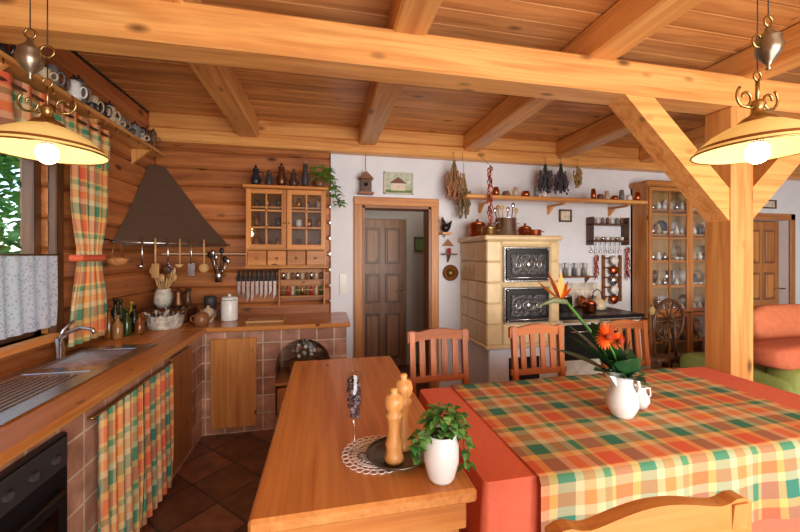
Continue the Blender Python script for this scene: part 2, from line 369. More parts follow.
c=curtain('sink_curtain',-.968,1.77,2.16,.03,.80,.016,6,plaid(),None,0,1.6); c.done(False)
c=curtain('sink_curtain',-.968,2.17,2.55,.03,.80,.016,6,plaid(),None,.1,1.6); c.done(False)
o=MB('oven'); o.box(-.999,-.972,1.02,1.61,.10,.82,black,.006); o.box(-.972,-.966,1.08,1.55,.18,.56,glassmat('oven_glass',(.05,.05,.06),.25)); o.box(-.972,-.962,1.04,1.59,.70,.81,M('oven_panel',(48,46,46),.4),.003)
o.tube([(-.972,1.1,.63),(-.94,1.1,.63),(-.94,1.53,.63),(-.972,1.53,.63)],.009,black)
for i in range(5): o.cyl((-.962,1.12+.1*i,.755),.014,.014,dgrey,12,'X')
o.done()
s=MB('kitchen_sink')
zz=.902
s.box(-1.54,-1.47,1.5,2.66,zz,zz+.008,steel,.003); s.box(-1.17,-1.10,1.5,2.66,zz,zz+.008,steel,.003); s.box(-1.47,-1.17,2.55,2.66,zz,zz+.008,steel,.003); s.box(-1.47,-1.17,2.10,2.19,zz,zz+.008,steel,.003); s.box(-1.47,-1.17,1.5,2.10,zz,zz+.005,steel)
for i in range(9): s.box(-1.45+.03*i,-1.44+.03*i,1.56,2.05,zz+.005,zz+.011,steel,.002)
s.box(-1.468,-1.46,2.19,2.55,.75,zz,steel); s.box(-1.18,-1.172,2.19,2.55,.75,zz,steel); s.box(-1.468,-1.172,2.19,2.198,.75,zz,steel); s.box(-1.468,-1.172,2.542,2.55,.75,zz,steel); s.box(-1.468,-1.172,2.19,2.55,.742,.75,steel)
s.cyl((-1.32,2.37,.75),.03,.004,dgrey); s.done()
s=MB('faucet'); s.cyl((-1.505,2.42,.91),.024,.05,steel); s.cyl((-1.505,2.42,.96),.02,.06,steel)
s.tube([(-1.5,2.42,1.0),(-1.46,2.41,1.05),(-1.38,2.39,1.08),(-1.31,2.37,1.07),(-1.30,2.37,1.045)],.011,steel); s.tube([(-1.505,2.42,1.02),(-1.50,2.44,1.06),(-1.46,2.47,1.11)],.008,steel); s.done()
h=MB('range_hood'); hm=M('hood_brown',(100,82,68),.45,.2,.06)
def tri(a,z): return [(-1.595,3.795,z),(-1.595,3.795-a,z),(-1.595+a*.97,3.795,z)]
lv=[(.10,2.34),(.26,2.12),(.45,1.86),(.66,1.62),(.66,1.58)]
vs=[];fs=[]
for a,zv in lv: vs+=tri(a,zv)
for j in range(len(lv)-1):
    for i in range(3): fs.append((j*3+i,(j+1)*3+i,(j+1)*3+(i+1)%3,j*3+(i+1)%3))
fs+=[(2,1,0),(12,13,14)]; h.add(vs,fs,hm)
h.tube([(-1.59,3.10,1.60),(-.92,3.77,1.60)],.010,steel); h.done()
u=MB('hanging_utensils')
for i,(kind,t) in enumerate((('ladle',.2),('spat',.3),('skim',.4),('ladle',.5),('spat',.6),('skim',.72))):
    px,py=-1.57+.67*t,3.08+.67*t; m=steel if i%2==0 else W('pale','Z')
    u.tube([(px,py,1.64),(px+.005,py-.01,1.52),(px,py,1.42)],.008,m)
    if kind=='ladle': u.lathe([(0,-.03),(.02,-.025),(.036,0),(.034,0),(.018,-.02),(0,-.024)],(px,py-.02,1.42),m,14)
    elif kind=='spat': u.box(px-.028,px+.028,py-.004,py+.004,1.31,1.43,m,.003)
    else: u.cyl((px,py+.004,1.38),.042,.006,m,16,'Y')
u.done()
sh=MB('wall_shelf'); sh.box(XL+.001,-1.42,1.0,3.62,2.395,2.42,W('beam','Y'),.004)
for yy in (1.3,2.0,2.7,3.4): sh.prism([(XL+.001,2.395),(XL+.14,2.395),(XL+.001,2.27)],'Y',yy,yy+.025,W('beam','Z'))
for i in range(16): sh.tube([(-1.43,1.2+.15*i,2.395),(-1.43,1.2+.15*i,2.37),(-1.42,1.2+.15*i,2.365)],.003,brass,6)
sh.done()
mg=MB('mug_collection'); cols=[white,M('stoneware_brown',(120,80,55),.4),M('stoneware_blue',(84,94,112),.4),M('stoneware_grey',(120,120,118),.4),M('pewter',(90,88,88),.35,.8),M('stoneware_beige',(200,180,150),.4)]
yy=1.15
while yy<3.55:
    m=cols[[0,1,3,4,5,4,1,3,5][R.randrange(9)]]; r=.026+R.random()*.012; hh=.06+R.random()*.10; x=-1.50+R.uniform(-.02,.03)
    mg.lathe([(0,0),(r*.85,0),(r,hh*.3),(r*.92,hh*.8),(r,hh),(r*.88,hh),(r*.8,hh*.3),(0,.01)],(x,yy,2.421),m,14)
    mg.ring((x+r+.012,yy,2.421+hh*.5),.018,.005,m,'Y',12,5,hh*.28)
    if R.random()<.4: mg.lathe([(r,0),(r*.6,.02),(.004,.03),(.008,.04),(0,.045)],(x,yy,2.421+hh),cols[4],12)
    yy+=r*2+.014
mg.done()
g=glassmat()
def glassdoor(b,x0,x1,y,z0,z1,wm,wmx,cols=2,rows=3,st=.045):
    b.box(x0,x0+st,y-.022,y,z0,z1,wm,.004); b.box(x1-st,x1,y-.022,y,z0,z1,wm,.004); b.box(x0,x1,y-.021,y-.001,z0,z0+st,wmx,.004); b.box(x0,x1,y-.021,y-.001,z1-st,z1,wmx,.004)
    for i in range(1,cols): xx=x0+st+(x1-x0-2*st)*i/cols; b.box(xx-.007,xx+.007,y-.018,y-.004,z0+st,z1-st,wm)
    for j in range(1,rows): zq=z0+st+(z1-z0-2*st)*j/rows; b.box(x0+st,x1-st,y-.018,y-.004,zq-.007,zq+.007,wmx)
    b.box(x0+st,x1-st,y-.010,y-.007,z0+st,z1-st,g)
wc=MB('wall_cabinet'); cz=W('cab','Z'); cxm=W('cab','X'); X0,X1,YC=-.715,.01,3.5
wc.box(X0,X0+.02,YC,3.795,1.39,2.13,cz); wc.box(X1-.02,X1,YC,3.795,1.39,2.13,cz); wc.box(X0,X1,3.78,3.795,1.39,2.13,W('dark','Z'))
for zq in (1.39,1.545,1.75,1.94): wc.box(X0+.01,X1-.01,YC+.01,3.78,zq,zq+.016,cxm)
wc.box(X0-.025,X1+.025,YC-.04,3.795,2.12,2.15,cxm,.008); wc.box(X0-.015,X1+.015,YC-.03,3.795,1.375,1.393,cxm,.004)
mid=(X0+X1)/2
glassdoor(wc,X0+.003,mid-.002,YC,1.555,2.115,cz,cxm); glassdoor(wc,mid+.002,X1-.003,YC,1.555,2.115,cz,cxm)
for i in range(4):
    a=X0+.01+(X1-X0-.02)*i/4; b=a+(X1-X0-.02)/4
    wc.box(a+.004,b-.004,YC-.02,YC+.01,1.405,1.54,cxm,.006); wc.sph(((a+b)/2,YC-.03,1.47),.012,brass,10,6)
wc.sph((mid-.02,YC-.03,1.8),.010,brass,10,6); wc.sph((mid+.02,YC-.03,1.8),.010,brass,10,6)
wc.done()
g2=MB('cabinet_glassware')
for zq in (1.566,1.771,1.961):
    for i in range(7):
        x=X0+.07+i*.098; hh=R.uniform(.06,.12); r=R.uniform(.022,.035); m=[white,dgrey,cols[1],copper][R.randrange(4)]
        g2.lathe([(0,0),(r*.7,0),(r,hh*.4),(r*.8,hh),(r*.7,hh),(0,hh*.3)],(x,3.65,zq),m,12)
g2.done()
def jug(b,c,h,r,mat,handle=True):
    b.lathe([(0,0),(r*.7,0),(r,h*.3),(r*.95,h*.5),(r*.6,h*.75),(r*.65,h),(r*.55,h),(r*.5,h*.75),(0,h*.7)],c,mat,18)
    if handle: b.tube([(c[0]+r*.6,c[1],c[2]+h*.88),(c[0]+r*1.4,c[1],c[2]+h*.85),(c[0]+r*1.5,c[1],c[2]+h*.5),(c[0]+r*.95,c[1],c[2]+h*.35)],r*.1,mat,6)
for x,hh,r,m,nm in ((-.65,.17,.045,M('dark_blue_enamel',(36,38,48),.3),'enamel_pitcher'),(-.53,.13,.036,dgrey,'iron_jug'),(-.415,.20,.045,M('dark_copper',(120,80,56),.35,.8),'copper_jug'),(-.30,.15,.042,M('dark_glaze',(74,54,44),.3),'stoneware_jug'),(-.19,.24,.034,dgrey,'oil_lamp')):
    b=MB(nm); jug(b,(x,3.62,2.151),hh,r,m)
    if nm=='oil_lamp': b.lathe([(.025,0),(.035,.03),(.018,.08),(.018,.10)],(x,3.62,2.151+hh),g,14)
    else: b.lathe([(r*.65,0),(r*.3,.02),(.01,.025),(.012,.04),(0,.045)],(x,3.62,2.151+hh),m,12)
    b.done()
p=MB('trailing_pothos'); p.lathe([(0,0),(.045,0),(.06,.09),(.055,.09),(0,.07)],(-.05,3.6,2.151),cols[1],16)
poth=M('pothos_green',(120,172,62),.4,0,.3)
for i in range(80):
    a=R.uniform(0,2*pi); t=R.random()
    if i<44: q=(-.02+.08*math.cos(a)*t,3.58+.07*math.sin(a)*t,2.22+R.uniform(0,.14))
    else: q=(.05+.10*t+R.uniform(-.02,.02),R.uniform(3.48,3.6),2.26-t*.30)
    p.leaf(q,(math.cos(a),-abs(math.sin(a)),.3),.085,.075,poth,.5)
p.tube([(-.03,3.58,2.24),(.06,3.52,2.26),(.10,3.50,2.1),(.14,3.52,1.96)],.004,green,6); p.done()
b=MB('knife_rack'); b.box(-.86,-.46,3.765,3.795,1.24,1.29,W('dark','X'),.004)
for i in range(9):
    x=-.83+.042*i; L=R.uniform(.14,.22); b.box(x-.010,x+.010,3.740,3.763,1.24,1.35,black,.004); b.prism([(x-.014,1.24),(x+.014,1.24),(x+.012,1.24-L*.7),(x-.014,1.24-L)],'Y',3.755,3.758,steel)
b.done()
b=MB('spice_rack'); b.box(-.45,.0,3.66,3.795,1.08,1.095,cxm,.003); b.box(-.45,.0,3.775,3.795,1.08,1.36,cxm,.003); b.box(-.45,-.435,3.68,3.795,1.0,1.36,cz,.003); b.box(-.015,0,3.68,3.795,1.0,1.36,cz,.003); b.tube([(-.44,3.69,1.15),(-.01,3.69,1.15)],.005,W('pale','X')); b.box(-.45,0,3.70,3.795,1.24,1.252,cxm)
for i in range(9):
    x=-.41+.046*i
    b.lathe([(0,0),(.017,0),(.017,.06),(.010,.075),(.012,.09),(0,.09)],(x,3.73,1.096),[cols[1],redm,cols[5],dgreen,brass][i%5],10)
    b.lathe([(0,0),(.016,0),(.018,.05),(.012,.07),(0,.07)],(x,3.75,1.252),[steel,cols[5],cols[1]][i%3],10)
b.done()
b=MB('white_canister'); b.lathe([(0,0),(.068,0),(.072,.01),(.070,.20),(.06,.215),(0,.22)],(-.86,3.52,.901),white,24); b.sph((-.86,3.52,1.13),.014,white); b.ring((-.86,3.52,1.09),.071,.003,cols[2]); b.done()
b=MB('ladle_holder'); b.lathe([(0,0),(.035,0),(.04,.12),(.037,.12),(0,.02)],(-1.0,3.70,1.24),steel,14)
for i in range(6):
    a=i*1.05; q=(-1.0+.02*math.cos(a),3.70+.02*math.sin(a),1.30); e=(q[0]+.06*math.cos(a),q[1]+.04*math.sin(a),1.44+.02*i); b.tube([q,e],.005,[steel,black][i%2],6); b.sph(e,(.022,.012,.03),[steel,black][i%2],10,6)
b.tube([(-1.0,3.74,1.30),(-1.0,3.797,1.30)],.01,steel); b.done()
b=MB('bread_box'); b.box(-1.56,-1.2,3.45,3.76,.901,1.03,W('dark','X'),.02); b.box(-1.55,-1.21,3.435,3.45,.92,1.01,W('furn','X'),.01); b.sph((-1.38,3.43,.965),.012,brass); b.done()
b=MB('utensil_crock'); b.lathe([(0,0),(.05,0),(.075,.05),(.07,.12),(.055,.15),(.06,.165),(.05,.165),(0,.12)],(-1.42,3.56,1.031),M('speckled_crock',(206,202,190),.4,0,.3,40),20)
for i in range(11):
    a=i*.6; e=(-1.42+.085*math.cos(a),3.56+.06*math.sin(a),1.30+.03*(i%4)); b.tube([(-1.42+.02*math.cos(a),3.56+.02*math.sin(a),1.16),e],.006,W('pale','Z'),6); b.sph(e,(.026,.008,.036),[W('pale','Z'),W('brown','Z')][i%2],10,6)
b.done()
b=MB('wooden_pepper_mill'); b.lathe([(0,0),(.03,0),(.03,.05),(.018,.09),(.028,.13),(.02,.16),(0,.165)],(-1.25,3.64,1.031),W('dark','Z'),16); b.done()
b=MB('copper_coffee_pot'); b.lathe([(0,0),(.05,0),(.055,.03),(.035,.12),(.04,.14),(.01,.16),(.012,.175),(0,.18)],(-1.29,3.53,1.031),M('dark_copper',(120,80,56),.35,.8),18); b.tube([(-1.25,3.53,1.15),(-1.18,3.53,1.19)],.008,black,6); b.done()
b=MB('birch_log_bowl'); bb=M('birch_bark',(190,184,172),.8,0,.6,25,.3)
b.lathe([(0,0),(.11,0),(.125,.03),(.125,.11),(.11,.115),(.10,.05),(0,.04)],(-1.28,3.24,.901),bb,20)
for i in range(26): a=R.uniform(0,6.3); b.tube([(-1.28+.07*math.cos(a),3.24+.07*math.sin(a),.97),(-1.28+.15*math.cos(a+.4),3.24+.12*math.sin(a+.4),1.02+R.uniform(0,.05))],.007,[M('bark_dark',(70,56,44),.9,0,.4),bb][i%2],6)
b.done()
for x,yv,hh,m in ((-1.52,2.93,.22,M('amber_bottle',(120,66,20),.15)),(-1.45,2.90,.17,M('vinegar_bottle',(150,110,60),.15)),(-1.52,3.01,.28,M('wine_bottle',(24,32,22),.15)),(-1.44,3.00,.2,M('olive_bottle',(46,60,24),.15)),(-1.53,3.10,.26,M('olive_bottle',(46,60,24),.15)),(-1.54,3.28,.22,M('clear_oil',(200,170,60),.1)),(-1.47,3.17,.21,M('wine_bottle',(24,32,22),.15)),(-1.38,3.05,.15,M('amber_bottle',(120,66,20),.15))):
    b=MB('oil_bottle'); b.lathe([(0,0),(.03,0),(.032,.01),(.032,hh*.6),(.012,hh*.78),(.012,hh*.93),(.015,hh*.93),(.015,hh),(0,hh)],(x,yv,.901),m,16); b.done()
b=MB('food_processor'); b.box(-1.12,-1.0,3.58,3.72,.901,.99,M('appliance_grey',(150,148,146),.35),.02); b.lathe([(0,0),(.05,0),(.055,.11),(.045,.12),(0,.13)],(-1.06,3.65,.99),dgrey,18); b.done()
b=MB('sugar_jar'); b.lathe([(0,0),(.04,0),(.048,.03),(.048,.10),(.035,.12),(.012,.13),(.014,.145),(0,.15)],(-1.02,3.45,.901),cols[5],18); b.done()
be=M('enamel_brown',(140,92,60),.3)
b=MB('enamel_teapot'); b.lathe([(0,0),(.05,0),(.06,.04),(.055,.09),(.03,.11),(.008,.115),(.012,.13),(0,.135)],(-1.03,3.31,.901),be,18); b.tube([(-.98,3.31,.94),(-.94,3.31,.98),(-.925,3.31,1.01)],[.013,.009,.007],be); b.ring((-1.09,3.31,.96),.025,.006,be,'Y',16,6); b.done()
b=MB('cutting_board'); b.box(-.68,-.36,3.3,3.5,.901,.922,W('pale','X'),.006); b.done()
b=MB('hanging_basket'); b.lathe([(0,0),(.05,.01),(.08,.06),(.075,.06),(.045,.02),(0,.015)],(-1.5,3.0,1.42),M('wicker',(190,130,74),.8,0,.4,50,.4),18); b.ring((-1.5,3.0,1.48),.078,.006,W('brown','X')); b.tube([(-1.5,3.0-.078,1.48),(-1.5,3.0-.05,1.57),(-1.5,3.0,1.60),(-1.5,3.0+.05,1.57),(-1.5,3.0+.078,1.48)],.004,W('brown','X')); b.tube([(-1.5,3.0,1.6),(-1.598,3.0,1.62)],.005,black); b.done()
# basket of dried flowers in the niche
b=MB('niche_basket'); wk=M('wicker',(190,130,74),.8); bc=(-.19,3.40); b.lathe([(0,0),(.10,0),(.13,.13),(.12,.13),(0,.03)],(bc[0],bc[1],.386),wk,20)
for q in range(6): b.ring((bc[0],bc[1],.40+.022*q),.105+.0052*q,.007,wk)
b.ring((bc[0],bc[1],.52),.130,.009,W('brown','X'))
for i in range(34):
    a=R.uniform(0,6.3); t=R.uniform(.02,.17); e=(bc[0]+t*math.cos(a),bc[1]+t*.7*math.sin(a),.70-t*.6+R.uniform(-.05,.04)); b.tube([(bc[0]+t*.4*math.cos(a),bc[1]+t*.3*math.sin(a),.50),e],.0025,M('dried_twig',(150,130,90),.9),4); b.sph(e,R.uniform(.012,.022),[white,cols[5],M('dried_pink',(190,130,110),.9),bb][i%4],8,5)
b.done()
# ================================================================= ISLAND
i_=MB('kitchen_island'); ix0,ix1,iy0,iy1=-.185,.415,.92,2.26
i_.box(ix0,ix1,iy0,iy1,.81,.85,W('furn','Y',.2),.008); i_.box(ix0+.04,ix1-.04,iy0+.05,iy1-.05,.08,.81,W('cab','Z')); i_.box(ix0+.07,ix1-.07,iy0+.08,iy1-.08,0,.08,W('dark','X'))
i_.box(ix0+.02,ix1-.02,iy0+.03,iy0+.05,.72,.81,W('furn','X'),.004); i_.box(ix0+.04,ix0+.11,iy0+.035,iy0+.05,.08,.72,cz,.004); i_.box(ix1-.11,ix1-.04,iy0+.035,iy0+.05,.08,.72,cz,.004)
i_.box(ix0+.11,ix1-.11,iy0+.04,iy0+.052,.12,.69,cz,.012)
for j in range(3):
    a=iy0+.07+j*.405; i_.box(ix0+.02,ix0+.04,a,a+.39,.64,.79,W('furn','Y'),.006); i_.sph((ix0+.01,a+.195,.715),.014,brass); i_.box(ix0+.02,ix0+.04,a,a+.39,.10,.62,cz,.01)
i_.done()
zt=.851
d=MB('lace_doily'); dc=(.165,1.15,zt+.002); dl=M('doily_white',(236,234,230),.9,0,.02)
for r in (.015,.03,.045,.055,.07,.078,.092): d.ring((dc[0],dc[1],dc[2]),r,.0022,dl,'Z',36,5)
for i in range(28):
    a=2*pi*i/28; d.tube([(dc[0]+.01*math.cos(a),dc[1]+.01*math.sin(a),dc[2]),(dc[0]+.095*math.cos(a),dc[1]+.095*math.sin(a),dc[2])],.0018,dl,4); d.ring((dc[0]+.102*math.cos(a),dc[1]+.102*math.sin(a),dc[2]),.011,.002,dl,'Z',10,4)
d.done()
t=MB('serving_tray'); pew=M('pewter_tray',(110,106,100),.3,.9,.15); t.lathe([(0,0),(.075,0),(.092,.008),(.098,.012),(.095,.014),(.074,.004),(0,.004)],(.225,1.115,zt+.006),pew,32); t.ring((.225,1.115,zt+.019),.096,.003,pew)
for sx in (-1,1): t.ring((.225+sx*.108,1.115,zt+.019),.016,.003,pew,'Z',12,5)
t.done()
for (x,yv,hh) in ((.255,1.15,.245),(.21,1.085,.225)):
    m=MB('pepper_mill'); k=hh
    m.lathe([(0,0),(.029,0),(.031,.008),(.027,.02),(.024,.04),(.028,.05),(.022,.07),(.019,k*.45),(.022,k*.58),(.029,k*.64),(.020,k*.68),(.028,k*.74),(.031,k*.82),(.026,k*.9),(.010,k*.93),(.013,k*.97),(.010,k),(0,k)],(x,yv,zt+.0105),W('beam','Z'),22,tint=.3); m.done()
m=MB('champagne_flute'); fx,fy=.095,1.18
m.lathe([(0,0),(.032,0),(.030,.003),(.005,.008),(.004,.085),(.012,.10),(.026,.14),(.030,.19),(.027,.26)],(fx,fy,zt),glassmat('flute_glass',(.96,.97,.97),.14),22,caps=False)
for i in range(85): a=R.uniform(0,6.3); zq=R.uniform(.115,.245); rr=(.019 if zq>.15 else .011)*math.sqrt(R.random()); m.sph((fx+rr*math.cos(a),fy+rr*math.sin(a),zt+zq),.0075,[M('dark_berry',(56,40,46),.3),M('pale_berry',(130,116,130),.3)][i%3==0],8,5)
m.done()
iv=MB('potted_ivy'); ic=(.33,.985,zt); iv.lathe([(0,0),(.034,0),(.04,.01),(.052,.06),(.051,.10),(.043,.125),(.048,.135),(.043,.135),(0,.11)],ic,white,24)
iv.sph((ic[0],ic[1],ic[2]+.125),(.042,.042,.012),M('soil',(60,44,32),.9),12,6)
gl=M('ivy_leaf',(110,160,80),.45,0,.35,60); gl2=M('ivy_leaf_dark',(56,112,46),.45,0,.3,60)
for i in range(130):
    a=R.uniform(0,2*pi); ph=R.uniform(0,1.4); r=R.uniform(.03,.064); q=(ic[0]+.01+r*math.cos(a)*math.cos(ph),ic[1]+r*math.sin(a)*math.cos(ph),ic[2]+.145+r*math.sin(ph)*1.05)
    iv.leaf(q,(math.cos(a),math.sin(a),R.uniform(-.2,.6)),.024,.024,[gl,gl2][i%2],.4,3)
for v in range(5):
    a=[0.2,-.35,.9,2.9,3.5][v]; dl_=[.12,.09,.1,.07,.06][v]; pts=[]
    for j in range(6): t_=j/5; pts.append((ic[0]+(.045+.035*math.sin(t_*1.8))*math.cos(a),ic[1]+(.045+.035*math.sin(t_*1.8))*math.sin(a),ic[2]+.14-dl_*t_*t_))
    iv.tube(pts,.0015,gl2,5)
    for q in pts[1:]:
        for s_ in (0,1): iv.leaf(q,(R.uniform(-1,1),R.uniform(-1,.4),R.uniform(-.5,.3)),.024,.025,[gl,gl2][s_],.4,3)
iv.done()
# ================================================================= TABLE
TX0,TX1,TY0,TY1,TZ=.52,2.47,1.09,1.90,.75
t=MB('dining_table'); t.box(TX0,TX1,TY0,TY1,TZ-.035,TZ,W('furn','X'),.005); t.box(TX0+.08,TX1-.08,TY0+.08,TY1-.08,TZ-.12,TZ-.035,W('furn','X'))
for x in (TX0+.09,TX1-.16):
    for yv in (TY0+.09,TY1-.16): t.box(x,x+.07,yv,yv+.07,0,TZ-.1,W('furn','Z'),.006)
t.done()
def cloth(name,x0,x1,y0,y1,z,drop,mat,amp,off):
    c=MB(name); pts=[]; rad=.02
    def seg(xa,ya,xb,yb,nx,ny,n):
        for i in range(n): tt=i/n; pts.append((xa+(xb-xa)*tt,ya+(yb-ya)*tt,nx,ny))
    def arc(cx,cy,a0,n=6):
        for i in range(n): a=a0+pi/2*i/n; pts.append((cx+rad*math.cos(a),cy+rad*math.sin(a),math.cos(a),math.sin(a)))
    N=60
    seg(x0+rad,y0,x1-rad,y0,0,-1,N); arc(x1-rad,y0+rad,-pi/2); seg(x1,y0+rad,x1,y1-rad,1,0,N//2); arc(x1-rad,y1-rad,0); seg(x1-rad,y1,x0+rad,y1,0,1,N); arc(x0+rad,y1-rad,pi/2); seg(x0,y1-rad,x0,y0+rad,-1,0,N//2); arc(x0+rad,y0+rad,pi)
    n=len(pts); c.add([(p[0],p[1],z) for p in pts],[tuple(range(n))],mat,False,[(p[0],p[1]) for p in pts])
    rows=9; vs=[];uv=[]
    for j in range(rows+1):
        tt=j/rows
        for i,p in enumerate(pts):
            dd=drop(p)*tt; isc=abs(p[2])>.05 and abs(p[3])>.05
            o=off*min(1,tt*6)+amp*tt*(1+math.sin(i*.42+math.sin(i*.13)*2))+(.03*tt if isc else 0)
            vs.append((p[0]+p[2]*o,p[1]+p[3]*o,z-dd)); uv.append((p[0]+p[2]*dd,p[1]+p[3]*dd))
    fs=[(j*n+i,j*n+(i+1)%n,(j+1)*n+(i+1)%n,(j+1)*n+i) for j in range(rows) for i in range(n)]
    c.add(vs,fs,mat,True,uv); return c.done(False)
cloth('coral_tablecloth',TX0-.008,TX1+.008,TY0-.008,TY1+.008,TZ+.003,lambda p:.50,coral,.006,.004)
pc=MB('plaid_tablecloth'); A0,A1=.70,2.22
def pf(u,v):
    x=A0+(A1-A0)*u; dr=.28; tot=(TY1-TY0+.05)+2*dr; s_=v*tot
    y0=TY0-.03; y1=TY1+.02
    if s_<dr:
        k=1-s_/dr; return (x+ (u-.5)*.02*k, y0-.006-.012*k*(1+math.sin(x*22)), TZ+.008-dr*k)
    if s_>tot-dr:
        k=(s_-(tot-dr))/dr; return (x,y1+.004+.006*k*(1+math.sin(x*22)),TZ+.008-dr*k)
    return (x,y0+(s_-dr),TZ+.008+.0015*math.sin(x*9+s_*7))
pc.grid(pf,120,60,plaid(),lambda u,v:(A0+(A1-A0)*u,v*1.42+.03)); pc.done(False)
j=MB('flower_jug'); jc=(1.34,1.39,TZ+.012)
j.lathe([(0,0),(.045,0),(.05,.012),(.068,.05),(.066,.09),(.045,.135),(.042,.16),(.052,.185),(.046,.185),(.036,.16),(.036,.14),(0,.12)],jc,white,28)
j.tube([(jc[0]+.042,jc[1],jc[2]+.165),(jc[0]+.085,jc[1],jc[2]+.16),(jc[0]+.098,jc[1],jc[2]+.11),(jc[0]+.066,jc[1],jc[2]+.065)],.008,white); j.prism([(jc[0]-.045,jc[2]+.185),(jc[0]-.08,jc[2]+.192),(jc[0]-.042,jc[2]+.14)],'Y',jc[1]-.014,jc[1]+.014,white)
top=Vector((jc[0],jc[1],jc[2]+.17))
def stem(e,r=.005):
    e=Vector(e); mid_=(top+e)/2+Vector((0,0,.02)); j.tube([jc[:2]+(jc[2]+.13,),tuple(top),tuple(mid_),tuple(e)],r,green,6)
org=M('gerbera_orange',(244,104,28),.6,0,.15)
def gerb(gb,sz):
    stem(gb)
    for k in range(4):
        for i in range(22):
            a=2*pi*i/22+k*.14; dv=Vector((math.cos(a),-.25-.25*k,math.sin(a)*.95)); j.leaf(tuple(gb),tuple(dv),sz*(1-.18*k),.016,org,0.0,3)
    j.sph((gb[0],gb[1]-.02,gb[2]),.014,M('gerbera_core',(150,50,16),.8),10,6)
gerb((1.165,1.30,1.155),.06); gerb((1.255,1.33,1.125),.04)
sb=Vector((1.085,1.44,1.285)); stem(sb,.007)
j.tube([tuple(sb),(1.02,1.44,1.295),(.93,1.44,1.265)],[.012,.014,.001],M('strelitzia_beak',(110,120,80),.5,0,.3),8)
sto=M('strelitzia_orange',(246,146,50),.5,0,.2)
for e in ((1.00,1.44,1.39),(1.06,1.44,1.40),(1.10,1.44,1.375),(.95,1.43,1.35),(1.13,1.44,1.35)): j.leaf(tuple(sb+Vector((-.03,0,.005))),Vector(e)-sb+Vector((.03,0,0)),(Vector(e)-sb).length,.036,sto,-.1)
j.leaf(tuple(sb),(-.9,0,.5),.12,.02,M('strelitzia_blue',(50,60,140),.5),0)
lg=M('broad_leaf',(52,98,56),.3,0,.3,10)
for q,(dv,L,w) in enumerate((((-.75,.1,.75),.36,.13),((-.5,-.1,.85),.38,.14),((-.2,.2,1),.33,.12),((.12,-.1,1),.22,.11),((.4,.2,.7),.18,.10),((-.75,-.3,.4),.27,.11),((.35,-.4,.5),.15,.09),((-.3,-.5,.6),.24,.11),((-.9,.3,.55),.36,.11),((0,-.5,.8),.18,.10),((-.1,-.6,.25),.16,.09),((-.6,.4,.9),.36,.12))):
    j.leaf(tuple(top+Vector((0,0,-.01))),dv,L,w,[dgreen,lg][q%2],.12,6)
for i in range(60):
    a=R.uniform(0,6.3); q=top+Vector((R.uniform(-.08,.05),R.uniform(-.06,.05),R.uniform(.0,.09))); j.leaf(tuple(q),(math.cos(a),math.sin(a),.6),.05,.022,[dgreen,green,lg][i%3],.3,3)
j.done()
j=MB('creamer'); jug(j,(1.50,1.45,TZ+.012),.10,.042,white); j.done()
# ================================================================= CHAIRS
def chair(x,y,rot,pal='chair',sc=1.0):
    c=MB('dining_chair'); c.M=Matrix.Translation((x,y,0))@Matrix.Rotation(rot,4,'Z')@Matrix.Scale(sc,4); wz_=W(pal,'Z'); wx_=W(pal,'X')
    w=.21
    c.box(-w,w,-.21,.19,.43,.465,wx_,.012)
    for sx in (-1,1):
        c.lathe([(0,0),(.016,0),(.02,.1),(.022,.38),(.022,.43),(0,.43)],(sx*(w-.03),-.175,0),wz_,12)
        c.prism([(.165,0),(.20,0),(.20,.45),(.245,.94),(.21,.94),(.165,.46)],'X',sx*(w-.02)-.018,sx*(w-.02)+.018,wz_)
        c.box(sx*(w-.03)-.01,sx*(w-.03)+.01,-.17,.18,.20,.23,wx_)
    c.box(-w+.03,w-.03,.17,.19,.22,.25,wx_); c.box(-w+.03,w-.03,-.185,-.165,.38,.43,wx_)
    def rail(z0,z1,bow,yo,ear=0.0):
        n=24; up=[];lo=[]
        for i in range(n+1):
            u=-1+2*i/n; up.append((u*(w+.012),z1+bow*math.cos(u*pi*.5)**2+ear*math.exp(-((abs(u)-.88)/.13)**2))); lo.append((u*(w+.012),z0+bow*.8*math.cos(u*pi/2)))
        c.prism(lo+up[::-1],'Y',yo-.012,yo+.014,wx_)
    rail(.865,.93,.03,.226,.018); rail(.60,.64,.0,.198)
    for i in range(4):
        xx=-.12+.08*i
        c.prism([(.190,.63),(.206,.63),(.232,.90),(.216,.90)],'X',xx-.020,xx+.020,wz_)
    c.done()
chair(.79,2.19,0,'chair',1.02); chair(1.57,2.19,0,'chair',1.02); chair(2.37,2.215,0.0,'chair',1.02); chair(.64,.826,pi,'furn',1.05)
